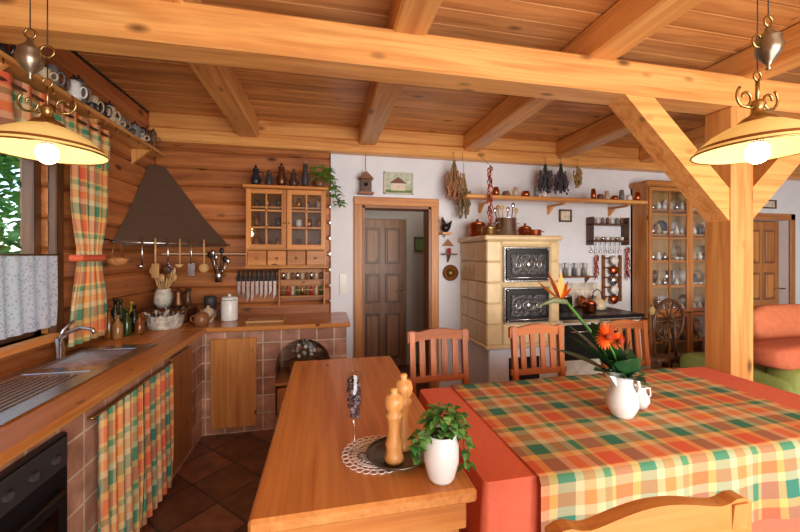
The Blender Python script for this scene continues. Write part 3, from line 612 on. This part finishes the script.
# ================================================================= LAMPS
shade=M('lamp_shade_glass',(224,196,130),.3,0,.03,8,0,(255,206,110),.4)
shade_in=M('lamp_shade_inner',(228,200,136),.35,0,.02,8,0,(255,212,116),.55)
bulbm=M('bulb_glow',(255,246,220),.3,0,0,8,0,(255,240,200),14); rimb=M('lamp_rim_amber',(140,84,36),.35,0,.1,8)
def lamp(x,y,z,uo,hh):
    l=MB('pendant_lamp')
    l.lathe([(.05,.10),(.075,.092),(.13,.06),(.166,.026)],(x,y,z),shade,40,caps=False)
    l.lathe([(.166,.026),(.176,.014)],(x,y,z),rimb,40,caps=False)
    l.lathe([(.176,.014),(.183,.001)],(x,y,z),shade,40,caps=False)
    l.lathe([(.048,.094),(.073,.086),(.127,.054),(.169,.014),(.180,.0)],(x,y,z),shade_in,40,caps=False)
    l.ring((x,y,z+.001),.182,.0035,brass,'Z',48,6)
    l.lathe([(0,.085),(.055,.092),(.058,.10),(.045,.115),(.02,.13),(.016,.15),(.024,.165),(.012,.18),(0,.185)],(x,y,z),brass,24)
    l.cyl((x,y,z+.03),.018,.055,brass,14); l.sph((x,y,z-.004),(.034,.034,.040),bulbm,16,10)
    for sx in (-1,1):
        P=[]
        for i in range(26):
            t_=i/25; a=t_*2.3*pi; rr=.012+.03*t_
            P.append((x+sx*(.055+rr*math.cos(a)),y,z+.185+rr*math.sin(a)))
        l.tube(P,.0045,brass,6)
        l.tube([(x,y,z+.17),(x+sx*.03,y,z+.15),(x+sx*.075,y,z+.155)],.0045,brass,6)
    l.tube([(x,y,z+.18),(x,y,z+.25)],.006,brass)
    l.ring((x,y,z+.265),.016,.004,brass,'Y',16,6)
    ux=x+uo
    l.lathe([(0,0),(.008,.004),(.004,.016),(.014,.03),(.034,.055),(.042,.085),(.034,.105),(.038,.112),(.03,.122),(.012,.14),(.008,.155),(0,.16)],(ux,y,z+hh),M('lamp_pewter',(150,140,120),.3,.9,.1),24)
    l.ring((ux,y,z+hh+.175),.018,.004,brass,'Y',16,6)
    l.tube([(x,y,z+.28),(x,y,ZC)],.002,black,5); l.tube([(ux,y,z+hh+.19),(ux,y,ZC)],.002,black,5)
    l.lathe([(0,0),(.012,0),(.05,.03),(.055,.04),(0,.042)],((x+ux)/2,y,ZC-.042),brass,20)
    l.ring((x,y,z+.33+hh*.2),.022,.004,brass,'Y',16,6)
    l.done()
    pl=bpy.data.lights.new('lamp_bulb_light','POINT'); pl.energy=2.5; pl.color=(1,.80,.5); pl.shadow_soft_size=.035
    po=bpy.data.objects.new('lamp_bulb_light',pl); po.location=(x,y,z-.09); bpy.context.scene.collection.objects.link(po)
lamp(1.49,.963,1.865,.05,.29); lamp(-1.034,1.60,1.89,-.055,.27)
# ================================================================= TILE STOVE
SX0,SX1,SY=1.5,2.28,3.12
s=MB('tiled_stove'); grout=M('stove_grout',(200,176,132),.7)
s.box(SX0+.04,SX1,SY+.04,3.795,0,.62,plaster,.01); s.box(SX0+.015,SX1-.015,SY+.015,3.795,.62,1.64,grout)
for r_ in range(5):
    z0=.64+r_*.2
    for q in range(3): s.box(SX0,SX0+.02,SY+.01+q*.225,SY+.225+q*.225,z0,z0+.192,cream,.012,.5)
    for (a,b) in ((SX0+.002,SX0+.15),(SX1-.10,SX1-.002)): s.box(a,b,SY,SY+.02,z0,z0+.192,cream,.012,.5)
s.box(SX0+.155,SX1-.105,SY,SY+.02,1.60,1.635,cream,.008)
s.box(SX0-.03,SX1+.02,SY-.03,3.795,1.64,1.69,cream,.015); s.box(SX0-.02,SX1+.01,SY-.02,3.795,.60,.64,cream,.012)
for z0,z1 in ((1.24,1.58),(.84,1.19)):
    a,b=SX0+.17,SX1-.12
    s.box(a,b,SY-.015,SY+.01,z0,z1,steel,.008); s.box(a+.015,b-.015,SY-.03,SY-.012,z0+.015,z1-.015,black,.01)
    s.box(a+.06,b-.06,SY-.038,SY-.028,z0+.07,z1-.07,M('cast_relief',(70,68,68),.3,.7,.5,40,.8),.008)
    s.ring(((a+b)/2,SY-.04,(z0+z1)/2),.06,.005,M('cast_brass',(150,140,120),.3,.9),'Y',20,6,.045); s.sph(((a+b)/2,SY-.042,(z0+z1)/2),(.022,.008,.03),steel,10,6)
    for sgn in (-1,1): s.ring(((a+b)/2+sgn*.11,SY-.04,(z0+z1)/2),.025,.004,steel,'Y',14,5)
    for xx in (a+.03,b-.03):
        for zz in (z0+.03,z1-.03): s.sph((xx,SY-.032,zz),.01,steel,8,5)
    s.tube([(a+.04,SY-.035,z0+.045),(a+.04,SY-.06,z0+.045),(b-.04,SY-.06,z0+.045),(b-.04,SY-.035,z0+.045)],.006,steel,6)
s.box(SX0+.17,SX1-.12,SY,SY+.02,.64,.83,cream,.012,.5); s.box(SX0+.25,SX1-.2,SY+.03,SY+.045,.25,.5,black,.008)
s.done()
r=MB('wood_range'); RX0,RX1=2.31,3.34
r.box(RX0,RX1,3.2,3.795,.05,.84,M('range_enamel',(232,226,210),.3)); r.box(RX0+.01,RX1,3.16,3.795,.84,.875,black,.008); r.box(RX0+.03,RX1-.03,3.22,3.79,0,.05,dgrey)
for a in (RX0+.08,RX0+.56): r.box(a,a+.40,3.185,3.2,.42,.78,black,.01); r.tube([(a+.05,3.185,.72),(a+.05,3.15,.72),(a+.35,3.15,.72),(a+.35,3.185,.72)],.008,steel)
for cxx in (RX0+.3,RX0+.75): r.cyl((cxx,3.48,.875),.12,.004,dgrey,28); r.ring((cxx,3.48,.88),.08,.003,black)
r.tube([(RX0+.02,3.13,.83),(RX1-.02,3.13,.83)],.009,brass); r.tube([(RX0+.05,3.13,.83),(RX0+.05,3.17,.83)],.007,brass); r.tube([(RX1-.05,3.13,.83),(RX1-.05,3.17,.83)],.007,brass)
r.box(RX0,RX1,3.78,3.799,.88,1.16,tilemat('range_tiles',(240,236,226),(230,224,212),(200,190,170),.12,False,.03,.3)); r.done()
def pot(name,x,y,z,rad,h,m,lid=True):
    b=MB(name); b.lathe([(0,0),(rad*.92,0),(rad,.01),(rad,h),(rad*1.04,h+.004),(rad*.95,h+.004),(rad*.94,.01),(0,.008)],(x,y,z),m,24)
    if lid: b.lathe([(rad*1.02,h+.004),(rad*.7,h+.025),(.012,h+.035),(.016,h+.055),(0,h+.06)],(x,y,z),m,24)
    for sx in (-1,1): b.tube([(x+sx*rad,y-.03,z+h*.75),(x+sx*(rad+.03),y-.02,z+h*.75),(x+sx*(rad+.03),y+.02,z+h*.75),(x+sx*rad,y+.03,z+h*.75)],.005,m,6)
    return b.done()
pot('brass_pot',1.60,3.28,1.691,.075,.07,brass); pot('copper_pot',1.62,3.60,1.691,.09,.14,copper); pot('steel_pot',1.86,3.42,1.691,.11,.19,steel,lid=False); pot('copper_pan',2.08,3.25,1.691,.07,.06,copper,lid=False); pot('copper_pan',2.16,3.55,1.691,.07,.10,copper)
b=MB('pot_ladles')
for i in range(6): a=i*1.0; b.tube([(1.86+.05*math.cos(a),3.42+.05*math.sin(a),1.71),(1.86+.12*math.cos(a),3.42+.09*math.sin(a),1.96+.02*(i%3))],.006,[W('pale','Z'),steel][i%2],6); b.sph((1.86+.12*math.cos(a),3.42+.09*math.sin(a),1.97+.02*(i%3)),(.022,.01,.03),[W('pale','Z'),steel][i%2],8,5)
b.done()
pot('stock_pot',2.58,3.5,.885,.11,.16,steel); pot('sauce_pot',2.82,3.36,.885,.07,.09,copper)
b=MB('tea_kettle'); ec=M('enamel_cream',(224,206,170),.3); b.lathe([(0,0),(.08,0),(.09,.03),(.08,.09),(.04,.12),(.01,.13),(.014,.145),(0,.15)],(3.04,3.5,.885),ec,22); b.tube([(3.10,3.5,.93),(3.16,3.5,.98),(3.18,3.5,1.01)],[.018,.012,.009],ec); b.tube([(2.97,3.5,.98),(2.99,3.5,1.08),(3.04,3.5,1.11),(3.09,3.5,1.08),(3.11,3.5,.98)],.006,black); b.done()
for i in range(6):
    x=2.38+.16*i; b=MB('spice_canister'); b.lathe([(0,0),(.038,0),(.042,.01),(.040,.11),(.022,.12),(.01,.13),(0,.14)],(x,3.72,.88),[white,cols[5],cols[1],white,copper,cols[3]][i],14); b.done()
b=MB('long_log_shelf'); b.box(1.42,3.66,3.42,3.56,2.09,2.13,W('beam','X'),.012)
for x in (1.72,2.6,3.45): b.box(x,x+.03,3.5,3.795,2.065,2.09,W('beam','Y')); b.prism([(3.797,2.065),(3.797,1.98),(3.70,2.065)],'X',x,x+.03,W('beam','Z'))
b.done()
for i,(x,rr,hh) in enumerate(((1.78,.04,.09),(1.9,.045,.05),(2.01,.03,.10),(2.13,.05,.06),(2.26,.028,.12),(2.36,.03,.06),(2.98,.03,.12),(3.07,.04,.06),(3.16,.03,.10),(3.26,.045,.05),(3.36,.03,.12),(3.46,.035,.07),(3.57,.04,.10))):
    b=MB('ceramic_jar'); b.lathe([(0,0),(rr*.8,0),(rr,hh*.4),(rr*.7,hh),(rr*.6,hh),(0,hh*.5)],(x,3.49,2.131),[copper,cols[1],cols[5],copper,cols[3],white][i%6],14); b.done()
def bunch(name,x,y,zt_,L,wd,m1,m2,n=30):
    b=MB(name)
    b.tube([(x,3.668,2.62),(x,y,zt_+.06),(x,y,zt_)],.003,m1,5)
    b.tube([(x-.015,y,zt_-.03),(x+.015,y,zt_-.03)],.012,m1,8)
    for i in range(n):
        a=R.uniform(0,6.3); t_=R.random()**.5; e=(x+wd*t_*math.cos(a),y+wd*.6*t_*math.sin(a),zt_-L*R.uniform(.55,1))
        b.tube([(x,y,zt_),((x+e[0])/2,(y+e[1])/2,(zt_+e[2])/2+.01),e],.0025,m1,4)
        for k_ in range(4): b.sph((e[0]+R.uniform(-.012,.012),e[1],e[2]+k_*.03),(.012,.012,.018),m2,6,4)
    b.done()
straw=M('straw',(170,140,90),.9,0,.3); lav=M('lavender',(80,74,84),.9,0,.3)
bunch('dried_flower_bunch',1.36,3.62,2.54,.44,.09,straw,M('dried_flower',(170,120,90),.9,0,.5,60),44); bunch('dried_flower_bunch',1.47,3.62,2.40,.50,.08,straw,M('dried_herb',(130,110,74),.9,0,.4,60),44)
bunch('lavender_bunch',2.46,3.62,2.55,.34,.08,M('dried_stem',(80,84,60),.9),lav,40); bunch('lavender_bunch',2.66,3.62,2.57,.36,.08,M('dried_stem',(80,84,60),.9),lav,40); bunch('straw_bunch',2.88,3.62,2.55,.26,.05,straw,straw,24)
for x,yv,z0,n in ((1.66,3.38,2.42,38),(3.71,3.76,1.6,26),(3.26,3.76,1.5,18)):
    b=MB('chili_garland'); b.tube([(x,3.668,2.62) if z0>2 else (x,3.797,z0+.02),(x,yv,z0),(x,yv,z0-.015*n)],.003,straw,5)
    for i in range(n):
        a=i*2.4; zq=z0-.015*i; m=[redm,M('chili_dark',(110,24,18),.4),M('garlic',(226,214,190),.5)][0 if i%5 else (2 if i%2 else 1)]
        b.tube([(x,yv,zq),(x+.022*math.cos(a),yv+.018*math.sin(a),zq-.02),(x+.03*math.cos(a),yv+.02*math.sin(a),zq-.06)],[.006,.009,.001],m,6)
    b.done()
b=MB('wooden_birdhouse'); b.box(.36,.48,3.71,3.795,2.16,2.30,W('dark','Z'),.004); b.prism([(.34,2.30),(.50,2.30),(.42,2.38)],'Y',3.69,3.797,W('brown','X')); b.cyl((.42,3.711,2.24),.02,.004,black,12,'Y'); b.box(.34,.50,3.68,3.797,2.14,2.16,W('brown','X')); b.tube([(.42,3.74,2.37),(.42,3.74,2.56)],.003,black); b.done()
def picture(name,x0,x1,z0,z1,fm,cm,y=3.797):
    b=MB(name); t_=.018; b.box(x0,x1,y-.02,y,z0,z0+t_,fm,.003); b.box(x0,x1,y-.02,y,z1-t_,z1,fm,.003); b.box(x0,x0+t_,y-.02,y,z0,z1,fm,.003); b.box(x1-t_,x1,y-.02,y,z0,z1,fm,.003); b.box(x0+.01,x1-.01,y-.008,y-.002,z0+.01,z1-.01,cm); return b
b=picture('wall_picture',.62,.95,2.16,2.40,M('whitewash',(206,206,190),.7),M('painting_pale',(196,204,186),.8,0,.3,20)); b.box(.70,.86,3.784,3.789,2.20,2.28,M('cottage_wall',(226,214,190),.8)); b.prism([(.68,2.28),(.88,2.28),(.78,2.35)],'Y',3.784,3.789,M('cottage_roof',(130,90,74),.8)); b.box(.64,.93,3.785,3.789,2.18,2.21,M('painting_green',(110,140,80),.8)); b.done()
picture('framed_print',2.76,2.93,1.90,2.05,W('dark','X'),M('print_beige',(220,210,190),.8,0,.3,24)).done()
picture('framed_print',5.95,6.2,2.15,2.27,W('dark','X'),M('print_beige',(220,210,190),.8)).done()
picture('hall_print',1.2,1.38,1.55,1.75,W('dark','X'),M('painting_green',(110,140,80)),y=4.745).done()
b=MB('black_hen_figurine'); fx,fz=1.30,1.80; b.sph((fx,3.72,fz),(.05,.04,.05),black,14,8); b.sph((fx-.035,3.72,fz+.075),(.022,.02,.025),black,10,6); b.tube([(fx-.01,3.72,fz+.02),(fx-.03,3.72,fz+.07)],.022,black); b.tube([(fx+.03,3.72,fz+.01),(fx+.07,3.72,fz+.08)],[.03,.006],black); b.prism([(fx-.055,fz+.075),(fx-.075,fz+.068),(fx-.052,fz+.062)],'Y',3.715,3.725,brass); b.sph((fx-.035,3.72,fz+.105),(.014,.006,.012),redm,8,5); b.box(fx-.05,fx+.06,3.68,3.797,fz-.075,fz-.05,W('beam','X'),.004); b.tube([(fx,3.72,fz-.05),(fx,3.78,fz-.10)],.006,black); b.done()
b=MB('candle_bracket'); b.box(1.27,1.43,3.70,3.797,1.50,1.515,W('dark','X'),.003); b.prism([(3.797,1.50),(3.797,1.42),(3.72,1.50)],'X',1.34,1.36,W('dark','Z')); b.cyl((1.35,3.74,1.515),.02,.06,M('candle_wax',(190,60,60),.5),14); b.prism([(1.28,1.60),(1.42,1.60),(1.35,1.68)],'Y',3.78,3.797,W('brown','X')); b.done()
b=MB('round_wall_plaque'); b.cyl((1.38,3.797,1.30),.09,.02,W('brown','X'),28,'Y'); b.ring((1.38,3.775,1.30),.082,.008,W('dark','X'),'Y',28); b.cyl((1.38,3.776,1.30),.05,.006,brass,20,'Y'); b.done()
b=MB('light_switch'); b.box(.15,.23,3.785,3.799,1.08,1.30,white,.004); b.box(.165,.215,3.78,3.786,1.20,1.28,white,.002); b.box(.165,.215,3.78,3.786,1.10,1.18,white,.002); b.done()
b=MB('spoon_shelf'); b.box(3.14,3.66,3.68,3.797,1.86,1.878,W('dark','X'),.003); b.box(3.14,3.66,3.68,3.797,1.66,1.678,W('dark','X'),.003); b.box(3.14,3.155,3.68,3.797,1.62,1.96,W('dark','Z'),.003); b.box(3.645,3.66,3.68,3.797,1.62,1.96,W('dark','Z'),.003)
for i in range(7):
    x=3.19+.068*i
    b.lathe([(0,0),(.02,0),(.028,.04),(.024,.04),(0,.01)],(x,3.74,1.679),[white,cols[5],steel][i%3],12); b.lathe([(0,0),(.018,0),(.02,.06),(.012,.08),(0,.08)],(x,3.74,1.879),[cols[1],white,cols[3]][i%3],12)
    b.tube([(x,3.77,1.66),(x,3.765,1.56)],.004,steel,6); b.sph((x,3.765,1.54),(.014,.006,.02),steel,8,5)
b.done()
b=MB('ladle_rack'); b.box(3.36,3.40,3.775,3.797,.92,1.5,W('brown','Z'),.003); b.box(3.60,3.64,3.775,3.797,.92,1.5,W('brown','Z'),.003)
for i in range(5):
    zq=1.46-.12*i; b.box(3.36,3.64,3.775,3.797,zq-.01,zq+.01,W('brown','X'),.002); b.lathe([(0,.03),(.045,.025),(.062,0),(.056,0),(.036,.02),(0,.024)],(3.50,3.75,zq-.03),[white,copper,steel][i%3],16,'Y'); b.tube([(3.50,3.76,zq),(3.50,3.76,zq+.02)],.005,steel,6)
b.done()
b=MB('bottle_shelf'); b.box(2.70,3.18,3.69,3.797,1.23,1.248,W('brown','X'),.003)
for i in range(7):
    x=2.74+.063*i; b.lathe([(0,0),(.02,0),(.02,.08),(.008,.11),(.008,.14),(.012,.14),(.012,.155),(0,.155)],(x,3.745,1.249),[white,cols[3],white,cols[2]][i%4],12)
for x in (2.74,3.12): b.prism([(3.797,1.23),(3.797,1.16),(3.72,1.23)],'X',x,x+.02,W('brown','Z'))
b.done()
# china cabinet
gc=MB('china_cabinet'); GX0,GX1,GY=3.79,5.02,3.56
gc.box(GX0,GX0+.03,GY,3.795,0,2.34,cz); gc.box(GX1-.03,GX1,GY,3.795,0,2.34,cz); gc.box(GX0,GX1,3.77,3.795,0,2.34,W('pale','Z')); gc.box(GX0-.03,GX1+.04,GY-.04,3.797,2.33,2.40,cxm,.02); gc.box(GX0-.02,GX1+.02,GY-.02,3.797,0,.08,cxm,.006)
for zq in (.08,.42,.78,1.10,1.42,1.74,2.04): gc.box(GX0+.03,GX1-.03,GY+.01,3.77,zq,zq+.018,cxm)
for i in range(2):
    a=GX0+.01+i*(GX1-GX0-.02)/2; b_=a+(GX1-GX0-.02)/2-.006; glassdoor(gc,a,b_,GY,.80,2.32,cz,cxm,2,5,.045); glassdoor(gc,a,b_,GY,.09,.79,cz,cxm,2,2,.045)
gc.done()
cr=MB('china_collection')
for zq in (.10,.44,.80,1.12,1.44,1.76,2.06):
    for row,yv in ((0,3.71),(1,3.62)):
        x=GX0+.09+row*.05
        while x<GX1-.08:
            k_=R.random(); m=[white,white,white,cols[5],cols[2],steel,cols[1]][R.randrange(7)]; sc_=.85 if row==0 else .6
            if k_<.35: cr.lathe([(0,0),(.03*sc_,0),(.06*sc_,.06*sc_),(.055*sc_,.06*sc_),(0,.01)],(x,yv,zq),m,14)
            elif k_<.65 or row: cr.lathe([(0,0),(.035*sc_,0),(.05*sc_,.06*sc_),(.03*sc_,.12*sc_),(.02*sc_,.14*sc_),(.025*sc_,.16*sc_),(0,.16*sc_)],(x,yv,zq),m,14)
            else: cr.lathe([(0,0),(.085,.0),(.088,.006),(0,.012)],(x,3.765,zq+.10),m,20,'Y')
            x+=.115 if row==0 else .09
cr.done()
b=MB('spinning_wheel'); wd_=W('dark','Z'); b.M=Matrix.Translation((3.60,3.12,0))@Matrix.Rotation(.12,4,'Z')
b.ring((0,0,.80),.22,.018,wd_,'Y',32,8); b.sph((0,0,.80),(.03,.05,.03),wd_)
for i in range(10): a=2*pi*i/10; b.tube([(.02*math.cos(a),0,.80+.02*math.sin(a)),(.21*math.cos(a),0,.80+.21*math.sin(a))],[.008,.010],wd_,6)
for yy in (-.05,.05): b.tube([(0,yy,.82),(.02,yy*1.2,.42)],.013,wd_)
b.box(-.25,.20,-.07,.07,.39,.43,wd_,.008)
for p_ in ((-.22,0),(.16,-.09),(.16,.09)): b.tube([(p_[0]*.8,p_[1]*.6,.40),(p_[0]*1.1,p_[1]*1.4,0)],[.014,.011],wd_)
b.tube([(-.2,0,.42),(-.26,0,.98)],.012,wd_); b.sph((-.26,0,.92),(.04,.03,.05),straw); b.tube([(0,-.065,.80),(0,.065,.80)],.008,wd_); b.done()
# ================================================================= SOFA
sf=MB('corner_sofa'); sg=M('sofa_green',(140,152,76),.85,0,.08,40); so=M('sofa_coral',(206,108,72),.8,0,.1,30)
def cush(b,x0,x1,y0,y1,z0,z1,m,e=.35):
    cx,cy,cz_=(x0+x1)/2,(y0+y1)/2,(z0+z1)/2; rx,ry,rz=(x1-x0)/2,(y1-y0)/2,(z1-z0)/2
    vs=[];fs=[];S=28;Q=14
    f_=lambda v,p:math.copysign(abs(v)**p,v)
    for j in range(Q+1):
        ph=-pi/2+pi*j/Q
        for i in range(S):
            a=2*pi*i/S; vs.append((cx+rx*f_(math.cos(ph),e)*f_(math.cos(a),e),cy+ry*f_(math.cos(ph),e)*f_(math.sin(a),e),cz_+rz*f_(math.sin(ph),e)))
    for j in range(Q):
        for i in range(S): fs.append((j*S+i,j*S+(i+1)%S,(j+1)*S+(i+1)%S,(j+1)*S+i))
    b.add(vs,fs,m,True)
DX=.38
cush(sf,3.05+DX,5.2+DX,2.0,2.88,.06,.42,sg,.2); cush(sf,3.02+DX,3.32+DX,1.98,2.88,.06,.56,sg,.3); cush(sf,3.05+DX,5.2+DX,1.96,2.2,.06,.66,sg,.25)
cush(sf,3.3+DX,4.2+DX,2.2,2.88,.36,.56,so,.3); cush(sf,4.2+DX,5.15+DX,2.2,2.88,.36,.56,so,.3); cush(sf,2.98+DX,4.10+DX,2.0,2.32,.60,.80,so,.45); cush(sf,4.10+DX,5.1+DX,2.0,2.32,.60,.82,so,.45)
for x in (3.15+DX,5.1+DX):
    for yv in (2.1,2.8): sf.cyl((x,yv,0),.025,.08,W('dark','Z'),10)
sf.done()
cc=MB('sofa_cushion'); cc.M=Matrix.Translation((4.18,2.50,.80))@Matrix.Rotation(-.2,4,'X'); cush(cc,-.40,.40,-.09,.09,-.26,.24,M('cushion_orange',(214,122,80),.8,0,.1),.5); cc.done()
# ================================================================= OUTSIDE
gd=MB('garden_lawn'); gd.box(-30,XL-.3,-20,30,-.6,-.5,M('grass',(120,160,80),.9,0,.3,2)); gd.done(False)
tr=MB('garden_trees'); tg=[M('tree_leaf_a',(176,214,120),.7,0,.3,3),M('tree_leaf_b',(130,182,90),.7,0,.3,3),M('tree_leaf_c',(96,150,76),.7,0,.3,3)]
for k_ in range(11):
    bx,by=-5.8-R.random()*2.4,-1+k_*1.25; tr.tube([(bx,by,-.498),(bx,by,1.2)],[.15,.1],W('dark','Z'))
    for i in range(700):
        a=R.uniform(0,6.3); r_=1.25*R.random()**.5; q=(bx+r_*math.cos(a),by+r_*math.sin(a),R.uniform(0,4.6)); tr.leaf(q,(R.uniform(-1,1),R.uniform(-1,1),R.uniform(-.5,.8)),.34,.26,tg[i%3],.3,2)
tr.done(False)
# ================================================================= LIGHT / WORLD / CAMERA
def area(name,loc,rot,sx,sy,e,col):
    l=bpy.data.lights.new(name,'AREA'); l.shape='RECTANGLE'; l.size=sx; l.size_y=sy; l.energy=e; l.color=col
    o=bpy.data.objects.new(name,l); o.location=loc; o.rotation_euler=rot; bpy.context.scene.collection.objects.link(o)
area('added_room_fill',(2.2,YF+.1,1.5),(pi/2,0,0),4.3,1.75,200,(1,.985,.95))  # fill lamp added behind the camera to brighten the whole room
area('added_ceiling_fill',(1.5,-1.7,.35),(pi*.92,0,0),4,1.5,102,(1,.98,.94))  # fill lamp added low behind the camera, aimed up to brighten the ceiling
l=bpy.data.lights.new('added_hall_fill','POINT'); l.energy=4; l.color=(1,.9,.75); l.shadow_soft_size=.15; o=bpy.data.objects.new('added_hall_fill',l); o.location=(1.25,4.3,2.4); bpy.context.scene.collection.objects.link(o)  # small fill added to brighten the hall, no fixture modelled there
wd=bpy.data.worlds.new('sky'); bpy.context.scene.world=wd; wd.use_nodes=True; nt=wd.node_tree
sky=nt.nodes.new('ShaderNodeTexSky'); sky.sky_type='NISHITA'; sky.sun_disc=False; sky.sun_elevation=math.radians(50); sky.sun_rotation=math.radians(200)
bg=nt.nodes['Background']; bg.inputs[1].default_value=.5; nt.links.new(sky.outputs[0],bg.inputs[0])
cam=bpy.data.cameras.new('camera'); cam.sensor_width=36; cam.lens=36*355/800; cam.shift_y=-11/800; cam.clip_start=.02
co=bpy.data.objects.new('camera',cam); co.location=(0,0,1.5); co.rotation_euler=(pi/2,0,-math.radians(11.93)); bpy.context.scene.collection.objects.link(co); bpy.context.scene.camera=co
try:
    bpy.context.scene.view_settings.view_transform='Standard'
    bpy.context.scene.view_settings.exposure=0.0
except Exception: pass
